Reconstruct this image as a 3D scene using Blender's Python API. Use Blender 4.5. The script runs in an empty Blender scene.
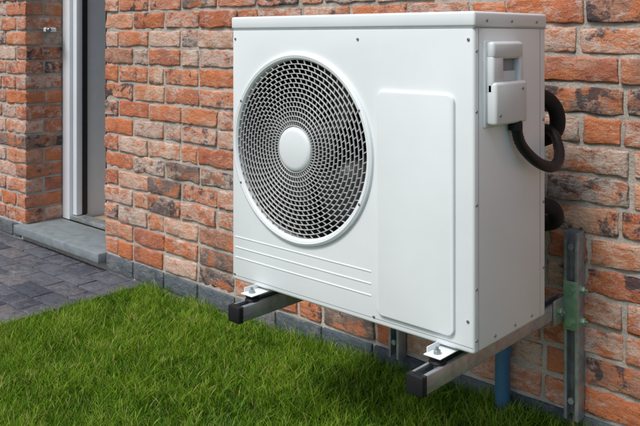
import bpy, bmesh, math, random
import numpy as np
from mathutils import Vector, Matrix
random.seed(4); rng=np.random.default_rng(4)
S=bpy.context.scene
S.view_settings.view_transform='Standard'
try: S.view_settings.look='None'
except: pass
S.view_settings.exposure=0
COL=S.collection
# ------------------------------------------------------------------ helpers
def empty(name):
    o=bpy.data.objects.new(name,None); COL.objects.link(o); o.empty_display_size=.1; return o
def mobj(name,me,parent=None,mat=None):
    o=bpy.data.objects.new(name,me); COL.objects.link(o)
    if parent: o.parent=parent
    if mat:
        me.materials.clear(); me.materials.append(mat)
    return o
def smooth(me,ang=40):
    me.polygons.foreach_set('use_smooth',[True]*len(me.polygons))
    try: me.set_sharp_from_angle(angle=math.radians(ang))
    except Exception: pass
def box(name,x0,x1,y0,y1,z0,z1,mat,parent=None,bev=0.0,seg=2):
    bm=bmesh.new(); bmesh.ops.create_cube(bm,size=1)
    for v in bm.verts:
        v.co=Vector(((x0+x1)/2+v.co.x*(x1-x0),(y0+y1)/2+v.co.y*(y1-y0),(z0+z1)/2+v.co.z*(z1-z0)))
    if bev>0: bmesh.ops.bevel(bm,geom=bm.edges[:],offset=bev,segments=seg,profile=.5,affect='EDGES')
    me=bpy.data.meshes.new(name); bm.to_mesh(me); bm.free()
    if bev>0: smooth(me,50)
    return mobj(name,me,parent,mat)
def rrect_plate(name,x0,x1,z0,z1,y,th,r,mat,parent,bev=.002,axis='y',seg=8):
    pts=[]
    for cx,cz,a0 in((x1-r,z1-r,0),(x0+r,z1-r,90),(x0+r,z0+r,180),(x1-r,z0+r,270)):
        for i in range(seg+1):
            a=math.radians(a0+90*i/seg); pts.append((cx+r*math.cos(a),cz+r*math.sin(a)))
    bm=bmesh.new()
    if axis=='y':
        vs=[bm.verts.new((p[0],y,p[1])) for p in pts]; ex=Vector((0,-th,0))
    else:
        vs=[bm.verts.new((y,p[0],p[1])) for p in pts]; ex=Vector((th,0,0))
    f=bm.faces.new(vs)
    e=bmesh.ops.extrude_face_region(bm,geom=[f])
    nv=[g for g in e['geom'] if isinstance(g,bmesh.types.BMVert)]
    bmesh.ops.translate(bm,verts=nv,vec=ex)
    fe=[g for g in e['geom'] if isinstance(g,bmesh.types.BMEdge)]
    bmesh.ops.recalc_face_normals(bm,faces=bm.faces[:])
    if bev>0: bmesh.ops.bevel(bm,geom=fe,offset=bev,segments=3,profile=.5,affect='EDGES')
    bmesh.ops.recalc_face_normals(bm,faces=bm.faces[:])
    me=bpy.data.meshes.new(name); bm.to_mesh(me); bm.free(); smooth(me,40)
    return mobj(name,me,parent,mat)
def lathe(name,prof,c,axis,mat,parent,n=64,close=False):
    bm=bmesh.new(); rings=[]
    def P(r,d,a):
        ca,sa=math.cos(a)*r,math.sin(a)*r
        if axis=='-y': return (c[0]+ca,c[1]-d,c[2]+sa)
        if axis=='+x': return (c[0]+d,c[1]+ca,c[2]+sa)
        return (c[0]+ca,c[1]+sa,c[2]+d)
    for r,d in prof:
        if r<1e-6: rings.append([bm.verts.new(P(0,d,0))])
        else: rings.append([bm.verts.new(P(r,d,2*math.pi*i/n)) for i in range(n)])
    prs=list(zip(rings,rings[1:]))
    if close: prs.append((rings[-1],rings[0]))
    for A,B in prs:
        for i in range(n):
            j=(i+1)%n
            if len(A)==1 and len(B)==1: continue
            if len(A)==1: bm.faces.new((A[0],B[i],B[j]))
            elif len(B)==1: bm.faces.new((A[i],A[j],B[0]))
            else: bm.faces.new((A[i],A[j],B[j],B[i]))
    bmesh.ops.recalc_face_normals(bm,faces=bm.faces[:])
    me=bpy.data.meshes.new(name); bm.to_mesh(me); bm.free(); smooth(me,35)
    return mobj(name,me,parent,mat)
def tube(name,pts,r,mat,parent,corr=0.0,n=16,step=.004):
    P=[Vector(p) for p in pts]; P=[P[0]*2-P[1]]+P+[P[-1]*2-P[-2]]
    path=[]
    for i in range(1,len(P)-2):
        L=(P[i+1]-P[i]).length; k=max(2,int(L/step))
        for j in range(k):
            t=j/k
            path.append(.5*((2*P[i])+(-P[i-1]+P[i+1])*t+(2*P[i-1]-5*P[i]+4*P[i+1]-P[i+2])*t*t+(-P[i-1]+3*P[i]-3*P[i+1]+P[i+2])*t**3))
    path.append(P[-2])
    bm=bmesh.new(); prev=None; up=Vector((0.3,.2,.9)).normalized(); s=0
    for i,p in enumerate(path):
        t=(path[min(i+1,len(path)-1)]-path[max(i-1,0)]).normalized()
        u=(up-t*up.dot(t)).normalized(); up=u; w=t.cross(u)
        rr=r*(1+corr*(1 if i%2 else -1))
        ring=[bm.verts.new(p+u*math.cos(2*math.pi*k/n)*rr+w*math.sin(2*math.pi*k/n)*rr) for k in range(n)]
        if prev:
            for k in range(n): bm.faces.new((prev[k],prev[(k+1)%n],ring[(k+1)%n],ring[k]))
        else: bm.faces.new(ring)
        prev=ring
    bm.faces.new(prev)
    bmesh.ops.recalc_face_normals(bm,faces=bm.faces[:])
    me=bpy.data.meshes.new(name); bm.to_mesh(me); bm.free(); smooth(me,70)
    return mobj(name,me,parent,mat)
# ------------------------------------------------------------------ materials
def newmat(name):
    m=bpy.data.materials.new(name); m.use_nodes=True
    nt=m.node_tree; return m,nt,nt.nodes,nt.links,nt.nodes['Principled BSDF']
def N(ns,t,**k):
    n=ns.new(t)
    for a,b in k.items(): setattr(n,a,b)
    return n
def noise(ns,ls,vec,scale,detail=5,rough=.6,dist=0):
    n=N(ns,'ShaderNodeTexNoise'); n.inputs['Scale'].default_value=scale
    n.inputs['Detail'].default_value=detail; n.inputs['Roughness'].default_value=rough
    n.inputs['Distortion'].default_value=dist
    ls.new(vec,n.inputs['Vector']); return n.outputs['Fac']
def ramp(ns,ls,fac,stops,interp='LINEAR'):
    r=N(ns,'ShaderNodeValToRGB'); cr=r.color_ramp; cr.interpolation=interp
    while len(cr.elements)<len(stops): cr.elements.new(.5)
    for e,(p,c) in zip(cr.elements,stops):
        e.position=p; e.color=(c if isinstance(c,tuple) else (c,c,c))+(1,)
    ls.new(fac,r.inputs['Fac']); return r.outputs['Color']
def mix(ns,ls,f,a,b,bt='MIX'):
    m=N(ns,'ShaderNodeMixRGB',blend_type=bt)
    for s,i in((f,0),(a,1),(b,2)):
        if hasattr(s,'is_output'): ls.new(s,m.inputs[i])
        elif isinstance(s,(int,float)): m.inputs[i].default_value=s if i==0 else (s,s,s,1)
        else: m.inputs[i].default_value=tuple(s)+(1,)
    return m.outputs[0]
def bump(ns,ls,h,st,dist,bsdf,prev=None):
    b=N(ns,'ShaderNodeBump'); b.inputs['Strength'].default_value=st; b.inputs['Distance'].default_value=dist
    ls.new(h,b.inputs['Height'])
    if prev: ls.new(prev,b.inputs['Normal'])
    ls.new(b.outputs[0],bsdf.inputs['Normal']); return b.outputs[0]
def plain(name,col,rough=.5,metal=0,var=.08,scale=25,bumpst=0,bscale=300,coat=0,spec=.5):
    m,nt,ns,ls,b=newmat(name)
    tc=N(ns,'ShaderNodeTexCoord').outputs['Object']
    f=noise(ns,ls,tc,scale,4)
    c=ramp(ns,ls,f,[(.3,tuple(v*(1-var) for v in col)),(.7,tuple(min(1,v*(1+var)) for v in col))])
    ls.new(c,b.inputs['Base Color']); b.inputs['Metallic'].default_value=metal
    b.inputs['Specular IOR Level'].default_value=spec
    r=ramp(ns,ls,noise(ns,ls,tc,scale*2,3),[(.3,max(0,rough-.06)),(.7,rough+.06)])
    ls.new(r,b.inputs['Roughness'])
    if coat: b.inputs['Coat Weight'].default_value=coat
    if bumpst: bump(ns,ls,noise(ns,ls,tc,bscale,3),bumpst,.001,b)
    return m
M_white=plain('white_powder_coat',(.765,.815,.83),.34,var=.025,scale=5,bumpst=.06,bscale=700)
M_white2=plain('white_plastic_cover',(.65,.695,.71),.42,var=.02,scale=6)
M_pvc=plain('white_pvc',(.80,.84,.88),.35,var=.02,scale=6)
M_grille=plain('grille_plastic',(.52,.53,.53),.4,var=.03)
M_dark=plain('dark_cavity_plastic',(.012,.012,.013),.55)
M_blade=plain('fan_blade_plastic',(.035,.035,.037),.4)
M_black=plain('black_rubber',(.012,.012,.014),.6,bumpst=.3,bscale=400,spec=.25)
M_hose=plain('black_hose',(.010,.010,.013),.42,spec=.35)
def galv():
    m,nt,ns,ls,b=newmat('galvanised_steel')
    tc=N(ns,'ShaderNodeTexCoord').outputs['Object']
    v=N(ns,'ShaderNodeTexVoronoi'); v.inputs['Scale'].default_value=90; ls.new(tc,v.inputs['Vector'])
    c=mix(ns,ls,.3,ramp(ns,ls,noise(ns,ls,tc,18,5),[(.3,(.25,.30,.33)),(.7,(.41,.47,.50))]),v.outputs['Color'],'SOFT_LIGHT')
    hs=N(ns,'ShaderNodeHueSaturation'); hs.inputs['Saturation'].default_value=.5; ls.new(c,hs.inputs['Color'])
    ls.new(hs.outputs[0],b.inputs['Base Color']); b.inputs['Metallic'].default_value=.6
    ls.new(ramp(ns,ls,noise(ns,ls,tc,40,4),[(.3,.32),(.7,.52)]),b.inputs['Roughness'])
    return m
M_galv=galv()
M_green=plain('passivated_zinc',(.25,.42,.27),.4,metal=.35,var=.25)
M_blue=plain('blue_plastic_pipe',(.05,.14,.24),.4)
M_sill=plain('blue_stone_sill',(.20,.235,.25),.6,var=.18,scale=18,bumpst=.3,bscale=200)
M_wood=plain('oak_floor',(.40,.30,.2),.5,var=.2)
M_room=plain('interior_plaster',(.74,.77,.80),.8,var=.03)
M_room2=plain('grey_interior_wall',(.22,.235,.25),.8,var=.05)
M_tile=plain('roof_tiles',(.07,.065,.065),.7,var=.2)
M_screw=plain('screw_steel',(.35,.35,.35),.35,metal=.8)
M_line=plain('panel_gap_shadow',(.30,.32,.33),.6)

def brickmat(name,cols,whiteamt=1.0,darkamt=1.0):
    m,nt,ns,ls,b=newmat(name)
    tc=N(ns,'ShaderNodeTexCoord').outputs['Object']
    at=N(ns,'ShaderNodeAttribute',attribute_name='bc')
    sp=N(ns,'ShaderNodeSeparateColor'); ls.new(at.outputs['Color'],sp.inputs[0])
    off=N(ns,'ShaderNodeVectorMath',operation='SCALE'); ls.new(at.outputs['Color'],off.inputs[0]); off.inputs['Scale'].default_value=37.
    pv=N(ns,'ShaderNodeVectorMath',operation='ADD'); ls.new(tc,pv.inputs[0]); ls.new(off.outputs[0],pv.inputs[1])
    P=pv.outputs[0]
    st=N(ns,'ShaderNodeVectorMath',operation='MULTIPLY'); ls.new(P,st.inputs[0]); st.inputs[1].default_value=(.65,.8,1.25)
    PS=st.outputs[0]
    n=len(cols)
    base=ramp(ns,ls,sp.outputs[0],[(i/n,c) for i,c in enumerate(cols)],'CONSTANT')
    mot=noise(ns,ls,PS,24,7,.75)
    base=mix(ns,ls,1,base,ramp(ns,ls,mot,[(.28,(.55,.50,.47)),(.48,(1,1,1)),(.70,(1.3,1.27,1.2))]),'MULTIPLY')
    if darkamt>0:
        pk=ramp(ns,ls,noise(ns,ls,PS,15,5,.7,.6),[(.52,0.),(.63,.6)])
        base=mix(ns,ls,pk,base,(.60,.38,.27))
        of=ramp(ns,ls,noise(ns,ls,P,10,4,.6),[(.48,0.),(.58,.75)])
        base=mix(ns,ls,of,base,(.58,.19,.075))
        th=N(ns,'ShaderNodeMath',operation='MULTIPLY_ADD'); ls.new(sp.outputs[1],th.inputs[0]); th.inputs[1].default_value=.27
        ls.new(noise(ns,ls,P,14,6,.7,.3),th.inputs[2])
        df=ramp(ns,ls,th.outputs[0],[(.755,0.),(.81,.88*darkamt)])
        base=mix(ns,ls,df,base,(.06,.057,.068))
    tw=N(ns,'ShaderNodeMath',operation='MULTIPLY_ADD'); ls.new(sp.outputs[2],tw.inputs[0]); tw.inputs[1].default_value=.2
    ls.new(noise(ns,ls,PS,30,7,.8,.5),tw.inputs[2])
    wf=ramp(ns,ls,tw.outputs[0],[(.60,0.),(.72,.75*whiteamt)])
    base=mix(ns,ls,wf,base,(.62,.52,.45))
    spk=ramp(ns,ls,noise(ns,ls,P,220,2,.7),[(.32,(.38,.33,.33)),(.44,(1,1,1))])
    base=mix(ns,ls,.7,base,spk,'MULTIPLY')
    ls.new(base,b.inputs['Base Color']); b.inputs['Roughness'].default_value=.85
    b.inputs['Specular IOR Level'].default_value=.25
    b1=bump(ns,ls,noise(ns,ls,PS,42,6,.68,.5),1.,.008,b)
    bump(ns,ls,noise(ns,ls,P,240,2,.6),.6,.0015,b,b1)
    return m
M_brick=brickmat('red_multi_brick',[(.50,.17,.09),(.56,.24,.14),(.42,.14,.08),(.60,.32,.21),(.38,.19,.13),(.54,.19,.09),(.60,.38,.27),(.47,.16,.085),(.27,.17,.13),(.56,.23,.14),(.40,.15,.095),(.19,.145,.13),(.54,.29,.19)])
M_plinth=brickmat('slate_plinth_brick',[(.085,.11,.13),(.11,.135,.155),(.07,.09,.11),(.13,.145,.16)],.25,0)
M_paver=brickmat('anthracite_paver',[(.085,.095,.12),(.105,.115,.14),(.07,.08,.105),(.115,.125,.15)],.2,0)
def mortar():
    m,nt,ns,ls,b=newmat('mortar')
    tc=N(ns,'ShaderNodeTexCoord').outputs['Object']
    c=ramp(ns,ls,noise(ns,ls,tc,14,6,.7),[(.3,(.33,.30,.26)),(.7,(.56,.51,.45))])
    c=mix(ns,ls,.6,c,ramp(ns,ls,noise(ns,ls,tc,400,2),[(.35,(.6,.6,.6)),(.5,(1,1,1))]),'MULTIPLY')
    ls.new(c,b.inputs['Base Color']); b.inputs['Roughness'].default_value=.95
    b1=bump(ns,ls,noise(ns,ls,tc,60,4),.9,.006,b); bump(ns,ls,noise(ns,ls,tc,350,2),.7,.0015,b,b1)
    return m
M_mortar=mortar()
# ------------------------------------------------------------------ brick mesh builder
_top={}
def topo(nx,ny,nz):
    if (nx,ny,nz) in _top: return _top[(nx,ny,nz)]
    idx={};P=[];F=[]
    def g(i,j,k):
        if (i,j,k) not in idx: idx[(i,j,k)]=len(P); P.append((i,j,k))
        return idx[(i,j,k)]
    for i in range(nx):
        for k in range(nz): F.append((g(i,0,k),g(i+1,0,k),g(i+1,0,k+1),g(i,0,k+1)))
        for j in range(ny):
            F.append((g(i,j,0),g(i,j+1,0),g(i+1,j+1,0),g(i+1,j,0)))
            F.append((g(i,j,nz),g(i+1,j,nz),g(i+1,j+1,nz),g(i,j+1,nz)))
    for j in range(ny):
        for k in range(nz):
            F.append((g(0,j,k),g(0,j,k+1),g(0,j+1,k+1),g(0,j+1,k)))
            F.append((g(nx,j,k),g(nx,j+1,k),g(nx,j+1,k+1),g(nx,j,k+1)))
    _top[(nx,ny,nz)]=(np.array(P),np.array(F)); return _top[(nx,ny,nz)]
def params(n,L,r):
    a=[0,r*.35,r]; m=n-4
    mid=list(np.linspace(r,L-r,m+1))[1:-1] if m>1 else []
    return np.array(a+mid+[L-r,L-r*.35,L])
def bricks(name,lst,mat,parent,r=.006,amp=.0022,detail=1):
    V=[];F=[];C=[];o=0
    for (x0,x1,y0,y1,z0,z1) in lst:
        L=(x1-x0,y1-y0,z1-z0)
        n=[max(5,4+int(l/.022)) if detail else 5 for l in L]; n[1]=max(5,4+int(L[1]/.05))
        P,Fc=topo(*n)
        pr=[params(n[a],L[a],min(r,L[a]*.3)) for a in range(3)]
        Q=np.stack([pr[a][P[:,a]] for a in range(3)],1)
        Ls=np.array(L); inn=np.clip(Q,r,Ls-r); d=Q-inn; dl=np.linalg.norm(d,axis=1,keepdims=True); dl[dl==0]=1
        Q=inn+d/dl*np.minimum(r,dl)
        dis=np.zeros_like(Q)
        for _ in range(5):
            w=rng.normal(0,1,3)*rng.choice([25,60,110]); ph=rng.uniform(0,6.28); dv=rng.normal(0,1,3)
            dis+=np.sin(Q@w+ph)[:,None]*dv
        Q=Q+dis*amp*.4+rng.normal(0,amp*.2,Q.shape)
        Q=Q+np.array([x0,y0,z0])+np.array([0,rng.normal(0,amp*.6),rng.normal(0,amp*.35)])
        V.append(Q);F.append(Fc+o);o+=len(Q)
        c=rng.uniform(0,1,3); C.append(np.tile(np.append(c,1.),(len(Q),1)))
    V=np.concatenate(V);F=np.concatenate(F);C=np.concatenate(C)
    me=bpy.data.meshes.new(name)
    me.vertices.add(len(V)); me.vertices.foreach_set('co',V.ravel())
    me.loops.add(F.size); me.loops.foreach_set('vertex_index',F.ravel().astype(np.int32))
    me.polygons.add(len(F)); me.polygons.foreach_set('loop_start',np.arange(0,F.size,4,dtype=np.int32))
    me.polygons.foreach_set('loop_total',np.full(len(F),4,dtype=np.int32))
    me.update(calc_edges=True); me.validate()
    a=me.color_attributes.new('bc','FLOAT_COLOR','POINT'); a.data.foreach_set('color',C.ravel())
    me.polygons.foreach_set('use_smooth',[True]*len(F))
    return mobj(name,me,parent,mat)
# ------------------------------------------------------------------ house
YW=2.02; C0=.0805; Z0=.046; J=.0125
OX0,OX1=-4.01,-3.23; XL,XR=-8.2,3.2
house=empty('brick_house')
nrow=35; topopen=27
ST=.222; HD=.104
def row(x0,x1,startL=None,endL=None):
    out=[]; x=x0; end=x1
    tail=[]
    if endL: tail=[(end-endL,end)]; end=end-endL-J
    if startL: out.append((x,x+startL)); x+=startL+J
    last=None
    while end-x>ST+HD+J*2:
        h=random.random()<.30
        if last=='h' and h and random.random()<.6: h=False
        L=(HD if h else ST)+random.uniform(-.005,.005)
        out.append((x,x+L)); x+=L+J+random.uniform(-.003,.003); last='h' if h else 's'
    rem=end-x
    if rem>ST+.03:
        out.append((x,x+rem*.5-J/2)); out.append((x+rem*.5+J/2,end))
    elif rem>.03: out.append((x,end))
    return out+tail
B=[]
for k in range(nrow):
    za=Z0+C0*k+J*.5; zb=za+C0-J
    odd=k%2
    if k<topopen:
        L=HD if odd else ST
        for a,b in row(XL,OX0,None,L)[:-1]: B.append((a,b,YW,YW+.1,za,zb))
        if odd:
            B.append((OX0-HD,OX0,YW,YW+.214,za,zb))
        else:
            B.append((OX0-ST,OX0,YW,YW+HD,za,zb)); B.append((OX0-ST,OX0,YW+HD+J,YW+.216,za,zb))
        for a,b in row(OX1,XR,ST if odd else HD,None): B.append((a,b,YW,YW+.1,za,zb))
    else:
        for a,b in row(XL,XR): B.append((a,b,YW,YW+.1,za,zb))
bricks('brick_courses',B,M_brick,house,amp=.003)
PL=[]
for k in(-2,-1):
    za=Z0+C0*k+J*.4; zb=Z0+C0*(k+1)-J*.5
    x=XL-(.1 if k==-1 else 0)
    while x<XR:
        if not(k==-1 and x+ST>OX0-.02 and x<OX1+.02): PL.append((x,x+ST,YW-.004,YW+.1,za,zb))
        elif k==-1:
            if x<OX0-.06: PL.append((x,OX0-.055,YW-.004,YW+.1,za,zb))
            elif x+ST>OX1+.06: PL.append((OX1+.015,x+ST,YW-.004,YW+.1,za,zb))
        x+=ST+J*.7
bricks('plinth_course',PL,M_plinth,house,r=.004,amp=.001)
ZT=Z0+C0*nrow
ym=YW+.0065
box('mortar_left',XL,OX0-.006,ym,YW+.30,-.4,ZT,M_mortar,house)
box('mortar_right',OX1+.006,XR,ym,YW+.30,-.4,ZT,M_mortar,house)
box('mortar_over_door',OX0-.0055,OX1+.0055,ym,YW+.30,Z0+C0*topopen+.004,ZT,M_mortar,house)
box('mortar_below_sill',OX0-.0055,OX1+.0055,ym,YW+.30,-.4,.0,M_mortar,house)
box('door_sill',OX0-.045,OX1+.012,YW-.045,YW+.215,.002,.047,M_sill,house,.004)
box('side_wall_left',XL,XL+.3,YW+.302,8.5,-.4,ZT,M_mortar,house)
box('side_wall_right',XR-.3,XR,YW+.302,8.5,-.4,ZT,M_mortar,house)
box('rear_wall_a',XL,OX0-.13,8.502,8.8,-.4,ZT,M_mortar,house)  # rear wall split around an added, unseen opening that lets daylight into the room
box('rear_wall_b',-1.2,XR,8.502,8.8,-.4,ZT,M_mortar,house)
box('rear_wall_c',OX0-.129,-1.201,8.502,8.8,2.4,ZT,M_mortar,house)
bm=bmesh.new()
a=[(XL-.3,YW-.28,ZT+.01),(XR+.3,YW-.28,ZT+.01),(XR+.3,9.1,ZT+.01),(XL-.3,9.1,ZT+.01),(XL-.3,5.4,ZT+2.3),(XR+.3,5.4,ZT+2.3)]
vs=[bm.verts.new(p) for p in a]
for f in((0,1,5,4),(2,3,4,5),(0,4,3),(1,2,5),(3,2,1,0)): bm.faces.new([vs[i] for i in f])
me=bpy.data.meshes.new('roof'); bm.to_mesh(me); bm.free(); mobj('roof',me,house,M_tile)
yf=YW+.217; zt=Z0+C0*topopen
box('door_frame_jamb',OX0+.001,OX0+.075,yf,yf+.07,.048,zt,M_pvc,house,.003)
box('door_seal_groove',OX0+.0752,OX0+.0805,yf+.022,yf+.05,.075,zt-.08,M_line,house)
box('door_frame_stop',OX0+.0807,OX0+.118,yf+.018,yf+.055,.075,zt-.08,M_pvc,house,.003)
box('door_seal',OX0+.104,OX0+.121,yf+.056,yf+.084,.075,zt-.08,M_dark,house)
box('door_frame_jamb_b',OX1-.075,OX1-.001,yf,yf+.07,.048,zt,M_pvc,house,.003)
box('door_frame_head',OX0+.076,OX1-.076,yf,yf+.07,zt-.07,zt,M_pvc,house,.003)
box('door_threshold',OX0+.0765,OX1-.0765,yf+.004,yf+.07,.048,.072,M_galv,house,.002)
box('inner_reveal',OX0-.3,OX0+.105,yf+.0855,yf+.21,.05,2.6,M_room,house)
box('inner_reveal_b',OX1-.03,OX1+.3,yf+.0855,yf+.21,.05,2.6,M_room,house)
box('room_floor',OX0-.13,-1.2,yf+.0715,8.5,.0,.05,M_wood,house)
box('room_ceiling',OX0-.13,-1.2,yf+.2115,8.5,2.601,2.7,M_room,house)
box('room_wall_left',OX0-.24,OX0-.14,yf+.212,8.5,.051,2.6,M_room2,house)
box('skirting_board',OX0-.139,OX0-.125,yf+.212,8.4,.051,.13,M_room,house)
box('room_wall_right',-1.199,-1.1,yf+.212,8.5,.051,2.6,M_room,house)
lx=OX1-.10; ly=yf+.25
box('leaf_stile_a',lx,lx+.06,ly,ly+.08,.07,zt-.08,M_pvc,house,.003)
box('leaf_stile_b',lx,lx+.06,ly+.56,ly+.64,.07,zt-.08,M_pvc,house,.003)
box('leaf_rail_a',lx,lx+.06,ly+.0805,ly+.5595,.07,.17,M_pvc,house,.003)
box('leaf_rail_b',lx,lx+.06,ly+.0805,ly+.5595,zt-.17,zt-.08,M_pvc,house,.003)
sx=OX0
box('reveal_sensor',sx+.002,sx+.03,YW+.10,YW+.165,1.088,1.112,M_pvc,house,.004)
lathe('reveal_sensor_knob',[(0,0),(.012,0),(.012,.02),(.009,.024),(0,.024)],(sx+.03,YW+.112,1.1),'+x',M_screw,house,20)
# ------------------------------------------------------------------ ground
def groundmat():
    m,nt,ns,ls,b=newmat('lawn_soil')
    tc=N(ns,'ShaderNodeTexCoord').outputs['Object']
    c=ramp(ns,ls,noise(ns,ls,tc,40,8,.7),[(.3,(.03,.045,.01)),(.6,(.07,.13,.02)),(.8,(.11,.16,.04))])
    ls.new(c,b.inputs['Base Color']); b.inputs['Roughness'].default_value=1
    bump(ns,ls,noise(ns,ls,tc,120,6),1,.02,b); return m
ZG=-.055
M_ground=groundmat()
bm=bmesh.new(); bmesh.ops.create_grid(bm,x_segments=4,y_segments=4,size=300)
me=bpy.data.meshes.new('ground'); bm.to_mesh(me); bm.free(); g=mobj('ground',me,None,M_ground); g.location=(0,0,ZG-.02)
XE=-2.90
def gz(x,y):
    t=np.clip((np.asarray(x)+2.6)/1.6,0,1); t=t*t*(3-2*t)
    b=np.exp(-((YW-np.asarray(y))/.5)**2)
    return ZG+.045*t*b
gx=np.linspace(XE,XR+1,60); gy=np.linspace(-3,YW-.003,70)
GX,GY=np.meshgrid(gx,gy,indexing='ij'); GZ=gz(GX,GY)
me=bpy.data.meshes.new('lawn_bed')
me.from_pydata(np.stack([GX.ravel(),GY.ravel(),GZ.ravel()],1).tolist(),[],[(i*70+j,(i+1)*70+j,(i+1)*70+j+1,i*70+j+1) for i in range(59) for j in range(69)])
smooth(me,60); lawn=empty('lawn'); mobj('lawn_bed',me,lawn,M_ground)
pav=empty('patio_paving'); ZP=-.034
PV=[]; y=YW-.012; r_=0
while y>-2.2:
    y0=y-.1; x=XE-(.0 if r_%2 else .103)
    if not r_%2: PV.append((x+.004,XE,y0,y,ZP-.06,ZP))
    while x>-7.5:
        PV.append((x-.2,x,y0,y,ZP-.06,ZP)); x-=.2045
    y=y0-.0055; r_+=1
PV=[(a,b,c,d,e+random.uniform(-.001,.001),f+random.uniform(-.0015,.0015)) for a,b,c,d,e,f in PV]
bricks('pavers',PV,M_paver,pav,r=.0035,amp=.0008,detail=0)
box('bedding_sand',-7.6,XE-.002,-2.3,YW-.006,ZG-.05,ZP-.012,M_dark,pav)
# ------------------------------------------------------------------ grass blades
def grassmat():
    m,nt,ns,ls,b=newmat('grass_blades')
    at=N(ns,'ShaderNodeAttribute',attribute_name='gc')
    sp=N(ns,'ShaderNodeSeparateColor'); ls.new(at.outputs['Color'],sp.inputs[0])
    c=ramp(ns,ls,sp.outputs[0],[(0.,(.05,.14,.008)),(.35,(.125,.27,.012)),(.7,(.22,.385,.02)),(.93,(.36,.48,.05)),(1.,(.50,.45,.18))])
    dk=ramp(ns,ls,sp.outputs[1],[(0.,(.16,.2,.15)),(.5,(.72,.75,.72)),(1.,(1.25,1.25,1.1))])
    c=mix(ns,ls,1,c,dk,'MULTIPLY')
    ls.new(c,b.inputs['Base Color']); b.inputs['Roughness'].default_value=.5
    b.inputs['Specular IOR Level'].default_value=.3
    t=N(ns,'ShaderNodeBsdfTranslucent'); ls.new(c,t.inputs['Color'])
    mx=N(ns,'ShaderNodeMixShader'); mx.inputs[0].default_value=.4
    ls.new(b.outputs[0],mx.inputs[1]); ls.new(t.outputs[0],mx.inputs[2])
    ls.new(mx.outputs[0],ns['Material Output'].inputs['Surface']); return m
def blades(n,x0,x1,y0,y1,hs=1.,ws=1.):
    x=rng.uniform(x0,x1,n); y=rng.uniform(y0,y1,n)
    keep=(y<YW-.012)&((x>XE+.002))
    x=x[keep];y=y[keep]; n=len(x)
    cl=(np.sin(x*9.1+2*np.sin(y*7))*np.cos(y*11.3+1.7*np.sin(x*5))+np.sin(x*23+y*17)*.5)
    c2=np.sin(x*41+3*np.sin(y*29))*np.sin(y*37+2*np.sin(x*31))
    h=(.039+.006*cl+.010*c2+rng.normal(0,.010,n)).clip(.012,.1)*hs
    h*=1+.4*np.exp(-(YW-y)/.05)
    w=rng.uniform(.0008,.0018,n)*ws
    a=rng.uniform(0,6.283,n); lean=rng.uniform(.1,1.1,n)*h; la=rng.uniform(0,6.283,n)
    dx,dy=np.cos(a),np.sin(a); lx,ly=np.cos(la),np.sin(la)
    V=np.zeros((n,7,3)); T=[0,.4,.75,1]; g0=gz(x,y)
    for s,t in enumerate(T):
        cx=x+lx*lean*t*t; cy=y+ly*lean*t*t; cz=g0-.003+h*(t-.22*t*t*(lean/h))
        ww=w*(1-.55*t)
        if s<3:
            V[:,2*s]=np.stack([cx-dx*ww,cy-dy*ww,cz],1); V[:,2*s+1]=np.stack([cx+dx*ww,cy+dy*ww,cz],1)
        else: V[:,6]=np.stack([cx,cy,cz],1)
    V[:,:,1]=np.minimum(V[:,:,1],YW-.006)
    tone=(.45+.13*cl+.15*c2+rng.normal(0,.24,n)).clip(0,.97); tone[rng.uniform(size=n)<.05]=1.
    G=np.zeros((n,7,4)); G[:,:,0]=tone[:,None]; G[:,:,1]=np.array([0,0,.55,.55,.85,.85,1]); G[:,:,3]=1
    return V,G
parts=[blades(120000,-2.92,-.2,.9,2.02),blades(26000,-2.92,.9,-.2,.9,ws=1.4),blades(16000,-.2,2.5,.2,2.02,ws=1.4),blades(25000,-2.92,3.,-2.4,-.2,ws=1.8)]
V=np.concatenate([p[0] for p in parts]); G=np.concatenate([p[1] for p in parts]); n=len(V)
base=(np.arange(n)*7)[:,None]
q=np.concatenate([base+np.array([0,1,3,2]),base+np.array([2,3,5,4])]); t=base+np.array([4,5,6])
me=bpy.data.meshes.new('grass_blades'); me.vertices.add(n*7); me.vertices.foreach_set('co',V.ravel())
li=np.concatenate([q.ravel(),t.ravel()]).astype(np.int32)
me.loops.add(len(li)); me.loops.foreach_set('vertex_index',li)
me.polygons.add(3*n)
ls_=np.concatenate([np.arange(0,q.size,4),q.size+np.arange(0,t.size,3)]).astype(np.int32)
me.polygons.foreach_set('loop_start',ls_); me.polygons.foreach_set('loop_total',np.concatenate([np.full(2*n,4),np.full(n,3)]).astype(np.int32))
me.update(calc_edges=True)
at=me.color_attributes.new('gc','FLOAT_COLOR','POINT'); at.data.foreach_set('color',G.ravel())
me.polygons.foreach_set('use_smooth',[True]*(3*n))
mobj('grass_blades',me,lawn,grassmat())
# ------------------------------------------------------------------ heat pump
hp=empty('heat_pump_outdoor_unit')
X0,X1=-1.658,-.878; Y0,Y1=1.443,1.772; ZB,ZU=.381,1.116
FC=(-1.399,.772); FR=.2475
body=box('casing',X0,X1,Y0,Y1,ZB,ZU-.030,M_white,hp,.007,3)
bm=bmesh.new(); bmesh.ops.create_cone(bm,cap_ends=True,segments=128,radius1=.232,radius2=.232,depth=.36,matrix=Matrix.Translation((FC[0],Y0+.06,FC[1]))@Matrix.Rotation(math.pi/2,4,'X'))
me=bpy.data.meshes.new('cut'); bm.to_mesh(me); bm.free(); cut=bpy.data.objects.new('cut',me); COL.objects.link(cut)
md=body.modifiers.new('b','BOOLEAN'); md.operation='DIFFERENCE'; md.object=cut; md.solver='EXACT'
dg=bpy.context.evaluated_depsgraph_get(); nm=bpy.data.meshes.new_from_object(body.evaluated_get(dg)); body.modifiers.clear(); body.data=nm; smooth(nm,40)
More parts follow.
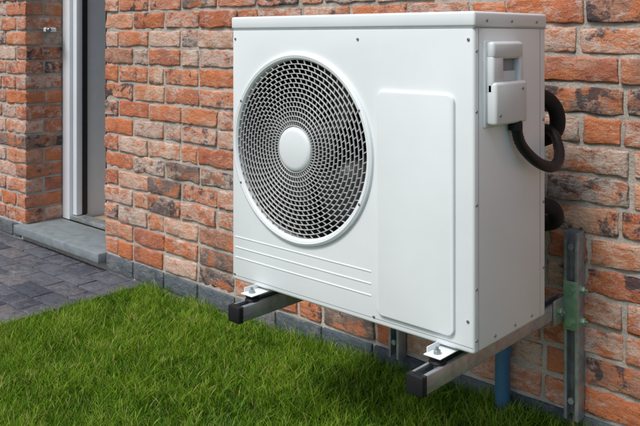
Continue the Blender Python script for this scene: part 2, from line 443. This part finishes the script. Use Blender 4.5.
bpy.data.objects.remove(cut)
box('lid',X0-.0025,X1+.0025,Y0-.0025,Y1+.0025,ZU-.034,ZU,M_white,hp,.006,3)
box('lid_gap',X0-.0006,X1+.0006,Y0-.0006,Y1+.0006,ZU-.0365,ZU-.0343,M_line,hp)
lathe('fan_shroud',[(.2315,.001),(.2305,-.05),(.2295,-.228),(0,-.229)],(FC[0],Y0,FC[1]),'-y',M_dark,hp,96)
lathe('fan_hub',[(0,-.06),(.05,-.062),(.06,-.075),(.062,-.16),(0,-.16)],(FC[0],Y0,FC[1]),'-y',M_blade,hp,48)
bm=bmesh.new()
for b_ in range(3):
    a0=b_*2*math.pi/3+.5; G_=[]
    for i in range(9):
        rr=.055+.165*i/8; rowv=[]
        for j in range(9):
            s=j/8; a=a0+s*(1.25+.25*i/8)+.35*(i/8)**2
            d=.07+.075*s-.012*math.sin(s*math.pi)
            rowv.append(bm.verts.new((FC[0]+rr*math.cos(a),Y0+d,FC[1]+rr*math.sin(a))))
        G_.append(rowv)
    for i in range(8):
        for j in range(8): bm.faces.new((G_[i][j],G_[i+1][j],G_[i+1][j+1],G_[i][j+1]))
me=bpy.data.meshes.new('fan_blades'); bm.to_mesh(me); bm.free(); smooth(me,60)
o=mobj('fan_blades',me,hp,M_blade); so=o.modifiers.new('s','SOLIDIFY'); so.thickness=.004
lathe('grille_rim',[(.2300,-.012),(.2300,.004),(.2345,.009),(.2415,.0105),(FR,.007),(FR+.0015,.0),(FR+.0015,-.001),(.236,-.001)],(FC[0],Y0,FC[1]),'-y',M_white,hp,128)
def dome(r): return .004+.013*(1-(r/.232)**2)
bm=bmesh.new()
NR=14; r0=.060; r1=.231; rs=[r0+(r1-r0)*i/NR for i in range(NR+1)]
def ringband(r,w,d,n=160):
    dd=dome(r); R=[]
    for (rr,yy) in((r-w/2,dd-d),(r-w/2,dd-.0006),(r-w/2+.0006,dd),(r+w/2-.0006,dd),(r+w/2,dd-.0006),(r+w/2,dd-d)):
        R.append([bm.verts.new((FC[0]+rr*math.cos(2*math.pi*i/n),Y0-yy,FC[1]+rr*math.sin(2*math.pi*i/n))) for i in range(n)])
    for A,Bq in zip(R,R[1:]+R[:1]):
        for i in range(n):
            j=(i+1)%n; bm.faces.new((A[i],A[j],Bq[j],Bq[i]))
for r in rs[:-1]: ringband(r,.0022,.004)
for i in range(NR):
    ra,rb=rs[i]+.0008,rs[i+1]-.0008
    ns_=58
    for k in range(ns_):
        a=2*math.pi*(k+(.5 if i%2 else 0))/ns_+i*.024
        a2=a+.028
        hw=.00065+.0004*i/NR
        vs=[]
        for rr,aa in((ra,a),(rb,a2)):
            c,s=math.cos(aa),math.sin(aa); dd=dome(rr)-.0008
            for sg in(-1,1):
                for dep in(0,.0035):
                    vs.append(bm.verts.new((FC[0]+rr*c-sg*hw*s,Y0-dd+dep,FC[1]+rr*s+sg*hw*c)))
        A=vs
        for f in((0,2,6,4),(0,4,5,1),(2,3,7,6)): bm.faces.new([A[q_] for q_ in f])
bmesh.ops.recalc_face_normals(bm,faces=bm.faces[:])
me=bpy.data.meshes.new('fan_grille'); bm.to_mesh(me); bm.free(); smooth(me,40); mobj('fan_grille',me,hp,M_grille)
lathe('grille_centre_cap',[(0,.0215),(.045,.0205),(.053,.0185),(.0565,.0155),(.0585,.006),(0,.006)],(FC[0],Y0,FC[1]),'-y',M_white,hp,64)
rrect_plate('access_panel',-1.137,-.925,.408,.935,Y0+.001,.009,.017,M_white,hp,.0035)
for z in(.503,.474,.446):
    rrect_plate('pressed_rib',X0+.012,-1.158,z-.002,z+.002,Y0+.001,.0022,.0019,M_white,hp,.0011,seg=4)
box('front_seam_bottom',X0+.004,X1-.004,Y0-.0006,Y0+.001,ZB+.014,ZB+.0152,M_line,hp)
box('side_seam',X1-.001,X1+.0006,Y0+.0165,Y0+.018,ZB+.004,ZU-.037,M_line,hp)
box('side_seam_b',X1-.001,X1+.0006,Y1-.030,Y1-.0288,ZB+.004,ZU-.037,M_line,hp)
def screw(p,ax):
    lathe('screw',[(0,.0),(.0036,.0),(.0036,.0014),(.003,.0022),(.0014,.0024),(.0012,.0014),(0,.0014)],p,ax,M_screw,hp,16)
for z in(1.03,.90,.70,.52,.41): screw((X1,Y0+.009,z),'+x')
for z in(.86,.66,.50): screw((X1,Y1-.012,z),'+x')
for y_ in(1.53,1.62,1.70): screw((X1,y_,ZB+.018),'+x')
for y_ in(1.49,1.60,1.72): screw((X1+.0025,y_,ZU-.02),'+x')
screw((X0+.014,Y0,1.055),'-y'); screw((-1.20,Y0,1.055),'-y'); screw((X1-.014,Y0,1.055),'-y'); screw((X1-.015,Y0,.45),'-y'); screw((X0+.012,Y0,.398),'-y'); screw((-1.15,Y0,.398),'-y')
for a in(28,152,208,332):
    screw((FC[0]+.2395*math.cos(math.radians(a)),Y0-.009,FC[1]+.2395*math.sin(math.radians(a))),'-y')
box('rear_coil',X0+.02,X1-.05,Y1-.001,Y1+.012,ZB+.03,ZU-.06,M_blade,hp,.002)
sc=lambda n,ya,yb,za,zb,xa,xb,m,bv=.004: box(n,xa,xb,ya,yb,za,zb,m,hp,bv)
sc('cover_base',1.478,1.634,.862,1.052,X1-.001,X1+.006,M_white2,.003)
sc('cover_top',1.484,1.617,1.012,1.050,X1+.004,X1+.024,M_white2,.007)
sc('cover_front_cheek',1.484,1.530,.935,1.020,X1+.004,X1+.023,M_white2,.006)
sc('cover_rear_cheek',1.600,1.617,.935,1.020,X1+.004,X1+.023,M_white2,.004)
sc('cover_lower',1.484,1.624,.868,.962,X1+.004,X1+.030,M_white2,.007)
sc('grip_recess',1.528,1.604,.955,1.016,X1+.005,X1+.0075,M_line,.001)
sc('grip_lip',1.531,1.600,.955,.985,X1+.007,X1+.014,M_white2,.002)
screw((X1+.030,1.500,.89),'+x'); screw((X1+.030,1.600,.945),'+x')
tube('cable_conduit',[(X1+.016,1.592,.885),(X1+.016,1.594,.862),(X1+.020,1.612,.815),(X1+.034,1.655,.775),(X1+.042,1.712,.755),(X1+.036,1.765,.762),(X1+.018,1.805,.79),(X1-.02,1.835,.825),(X1-.10,1.85,.83)],.0125,M_hose,hp,.05)
lathe('cable_gland',[(.0,-.012),(.016,-.012),(.016,.006),(.0135,.010),(0,.010)],(X1+.016,1.592,.862),'z',M_black,hp,12)
tube('refrigerant_hose',[(-.98,1.76,.89),(-.935,1.80,.915),(-.910,1.85,.90),(-.900,1.88,.86),(-.915,1.89,.81),(-.99,1.90,.77),(-1.03,1.93,.70),(-1.04,2.03,.64)],.020,M_black,hp,.0)
tube('refrigerant_hose_b',[(-.99,1.76,.63),(-.94,1.80,.64),(-.905,1.86,.625),(-.915,1.90,.585),(-.97,1.94,.56),(-1.02,2.03,.55)],.020,M_black,hp,.0)
# ------------------------------------------------------------------ mounting bracket
wb=empty('wall_mounting_bracket')
def channel(name,L,w=.041,t=.0028,lip=.009):
    h=w/2
    prof=[(-h+lip,h),(-h,h),(-h,-h),(h,-h),(h,h),(h-lip,h),(h-lip,h-.006),(h-lip+t,h-.006),(h-lip+t,h-t),(h-t,h-t),(h-t,-h+t),(-h+t,-h+t),(-h+t,h-t),(-h+lip-t,h-t),(-h+lip-t,h-.006),(-h+lip,h-.006)]
    bm=bmesh.new(); A=[bm.verts.new((x,0,z)) for x,z in prof]; Bv=[bm.verts.new((x,L,z)) for x,z in prof]
    n=len(prof)
    for i in range(n): bm.faces.new((A[i],A[(i+1)%n],Bv[(i+1)%n],Bv[i]))
    bm.faces.new(A); bm.faces.new(Bv[::-1])
    bmesh.ops.recalc_face_normals(bm,faces=bm.faces[:])
    es=[e for e in bm.edges if abs(e.verts[0].co.y-e.verts[1].co.y)>.01 and abs(abs(e.verts[0].co.x)-h)<1e-6 and abs(abs(e.verts[0].co.z)-h)<1e-6]
    bmesh.ops.bevel(bm,geom=es,offset=.003,segments=3,profile=.5,affect='EDGES')
    me=bpy.data.meshes.new(name); bm.to_mesh(me); bm.free(); smooth(me,40)
    return mobj(name,me,wb,M_galv)
def hexbolt(p,r=.011):
    lathe('bolt_washer',[(0,0),(r*1.35,0),(r*1.35,.002),(0,.002)],p,'+x',M_green,wb,24)
    lathe('bolt_head',[(0,.002),(r,.002),(r,.009),(r*.9,.0105),(0,.0105)],p,'+x',M_green,wb,6)
    lathe('bolt_stud',[(0,.0105),(.0045,.0105),(.0045,.017),(0,.018)],p,'+x',M_galv,wb,12)
ZA=.355
def support(xc,px,yF):
    a=channel('support_arm',YW-.005-yF-.012); a.location=(xc,yF+.012,ZA-.0205)
    box('arm_end_cap',xc-.0215,xc+.0215,yF,yF+.0118,ZA-.042,ZA+.0008,M_black,wb,.003)
    box('arm_cap_sleeve',xc-.0218,xc+.0218,yF+.0121,yF+.016,ZA-.0423,ZA+.0011,M_black,wb,.001)
    p=channel('wall_post',.50)
    p.rotation_euler=(math.radians(90),0,0); p.location=(px,YW-.0225,.04)
    box('angle_plate',xc+.0212,xc+.0245,YW-.105,YW-.0475,ZA-.055,ZA+.012,M_galv,wb,.001)
    hexbolt((xc+.0247,YW-.078,ZA-.02))
    box('joint_plate',px-.019,px+.019,YW-.0465,YW-.0434,ZA-.075,ZA+.055,M_green,wb,.001)
    for dz in(.032,-.052):
        lathe('flange_bolt',[(0,0),(.016,0),(.016,.002),(.011,.0022),(.011,.009),(0,.010)],(px,YW-.0466,ZA+dz),'-y',M_green,wb,6)
        hexbolt((px+.0207,YW-.022,ZA+dz),.010)
    for z in(.09,.50):
        lathe('anchor_bolt',[(0,0),(.009,0),(.009,.008),(0,.009)],(px,YW-.036,z),'-y',M_galv,wb,6)
    for yc in(1.412,1.80):
        lathe('anti_vibration_foot',[(0,.001),(.019,.001),(.020,.003),(.017,.007),(.017,.010),(.020,.014),(.019,.0175),(0,.0175)],(xc,yc,ZA),'z',M_black,wb,32)
        ya,yb=(yc-.022,Y0+.03) if yc<1.6 else (Y1-.03,yc+.025)
        box('mount_flange',xc-.022,xc+.022,ya,yb,ZA+.0178,ZA+.0205,M_white,hp,.001)
        box('mount_flange_web',xc-.022,xc-.0197,ya+.012,yb,ZA+.0206,ZB+.006,M_white,hp,.0005)
        lathe('foot_nut',[(0,.0206),(.0085,.0206),(.0085,.0275),(.0075,.0285),(.004,.0285),(.004,.036),(0,.037)],(xc,yc-.002,ZA),'z',M_galv,wb,6)
        lathe('levelling_nut',[(.007,-.012),(.010,-.012),(.010,.0015),(.0,.0015)],(xc,yc,ZA),'z',M_galv,wb,6)
support(-.950,-.908,1.325); support(-1.541,-1.497,1.345)
dp=empty('drain_pipe')
tube('pipe',[(-1.115,1.985,-.10),(-1.115,1.985,.15),(-1.115,1.985,.30),(-1.12,1.98,.42)],.0215,M_blue,dp,0,24,.01)
lathe('pipe_collar',[(.0217,0),(.0255,.001),(.0255,.045),(.0217,.046)],(-1.115,1.985,.16),'z',M_blue,dp,32)
# ------------------------------------------------------------------ light, sky
sd=Vector((-.05,-.58,.84)).normalized()
el=math.asin(sd.z); rot=math.atan2(sd.x,sd.y)
w=bpy.data.worlds.new('World'); S.world=w; w.use_nodes=True; nt=w.node_tree
bg=nt.nodes['Background']; sk=nt.nodes.new('ShaderNodeTexSky'); sk.sky_type='NISHITA'; sk.sun_disc=False
sk.sun_elevation=el; sk.sun_rotation=rot; sk.dust_density=3; sk.air_density=1
nt.links.new(sk.outputs[0],bg.inputs[0]); bg.inputs[1].default_value=.14
L=bpy.data.lights.new('sun','SUN'); L.energy=2.4; L.angle=math.radians(16); L.color=(1,.965,.91)
lo=bpy.data.objects.new('sun',L); COL.objects.link(lo); lo.rotation_euler=sd.to_track_quat('Z','Y').to_euler(); lo.location=(-3,-6,8)
# ------------------------------------------------------------------ camera
cd=bpy.data.cameras.new('camera'); cam=bpy.data.objects.new('camera',cd); COL.objects.link(cam)
cd.sensor_width=36; cd.lens=778/640*36; cd.shift_y=-176/640; cd.clip_end=1000; cd.clip_start=.02
cam.location=(0,0,1.06); cam.rotation_euler=(math.pi/2,0,math.atan2(.676,.737))
S.camera=cam
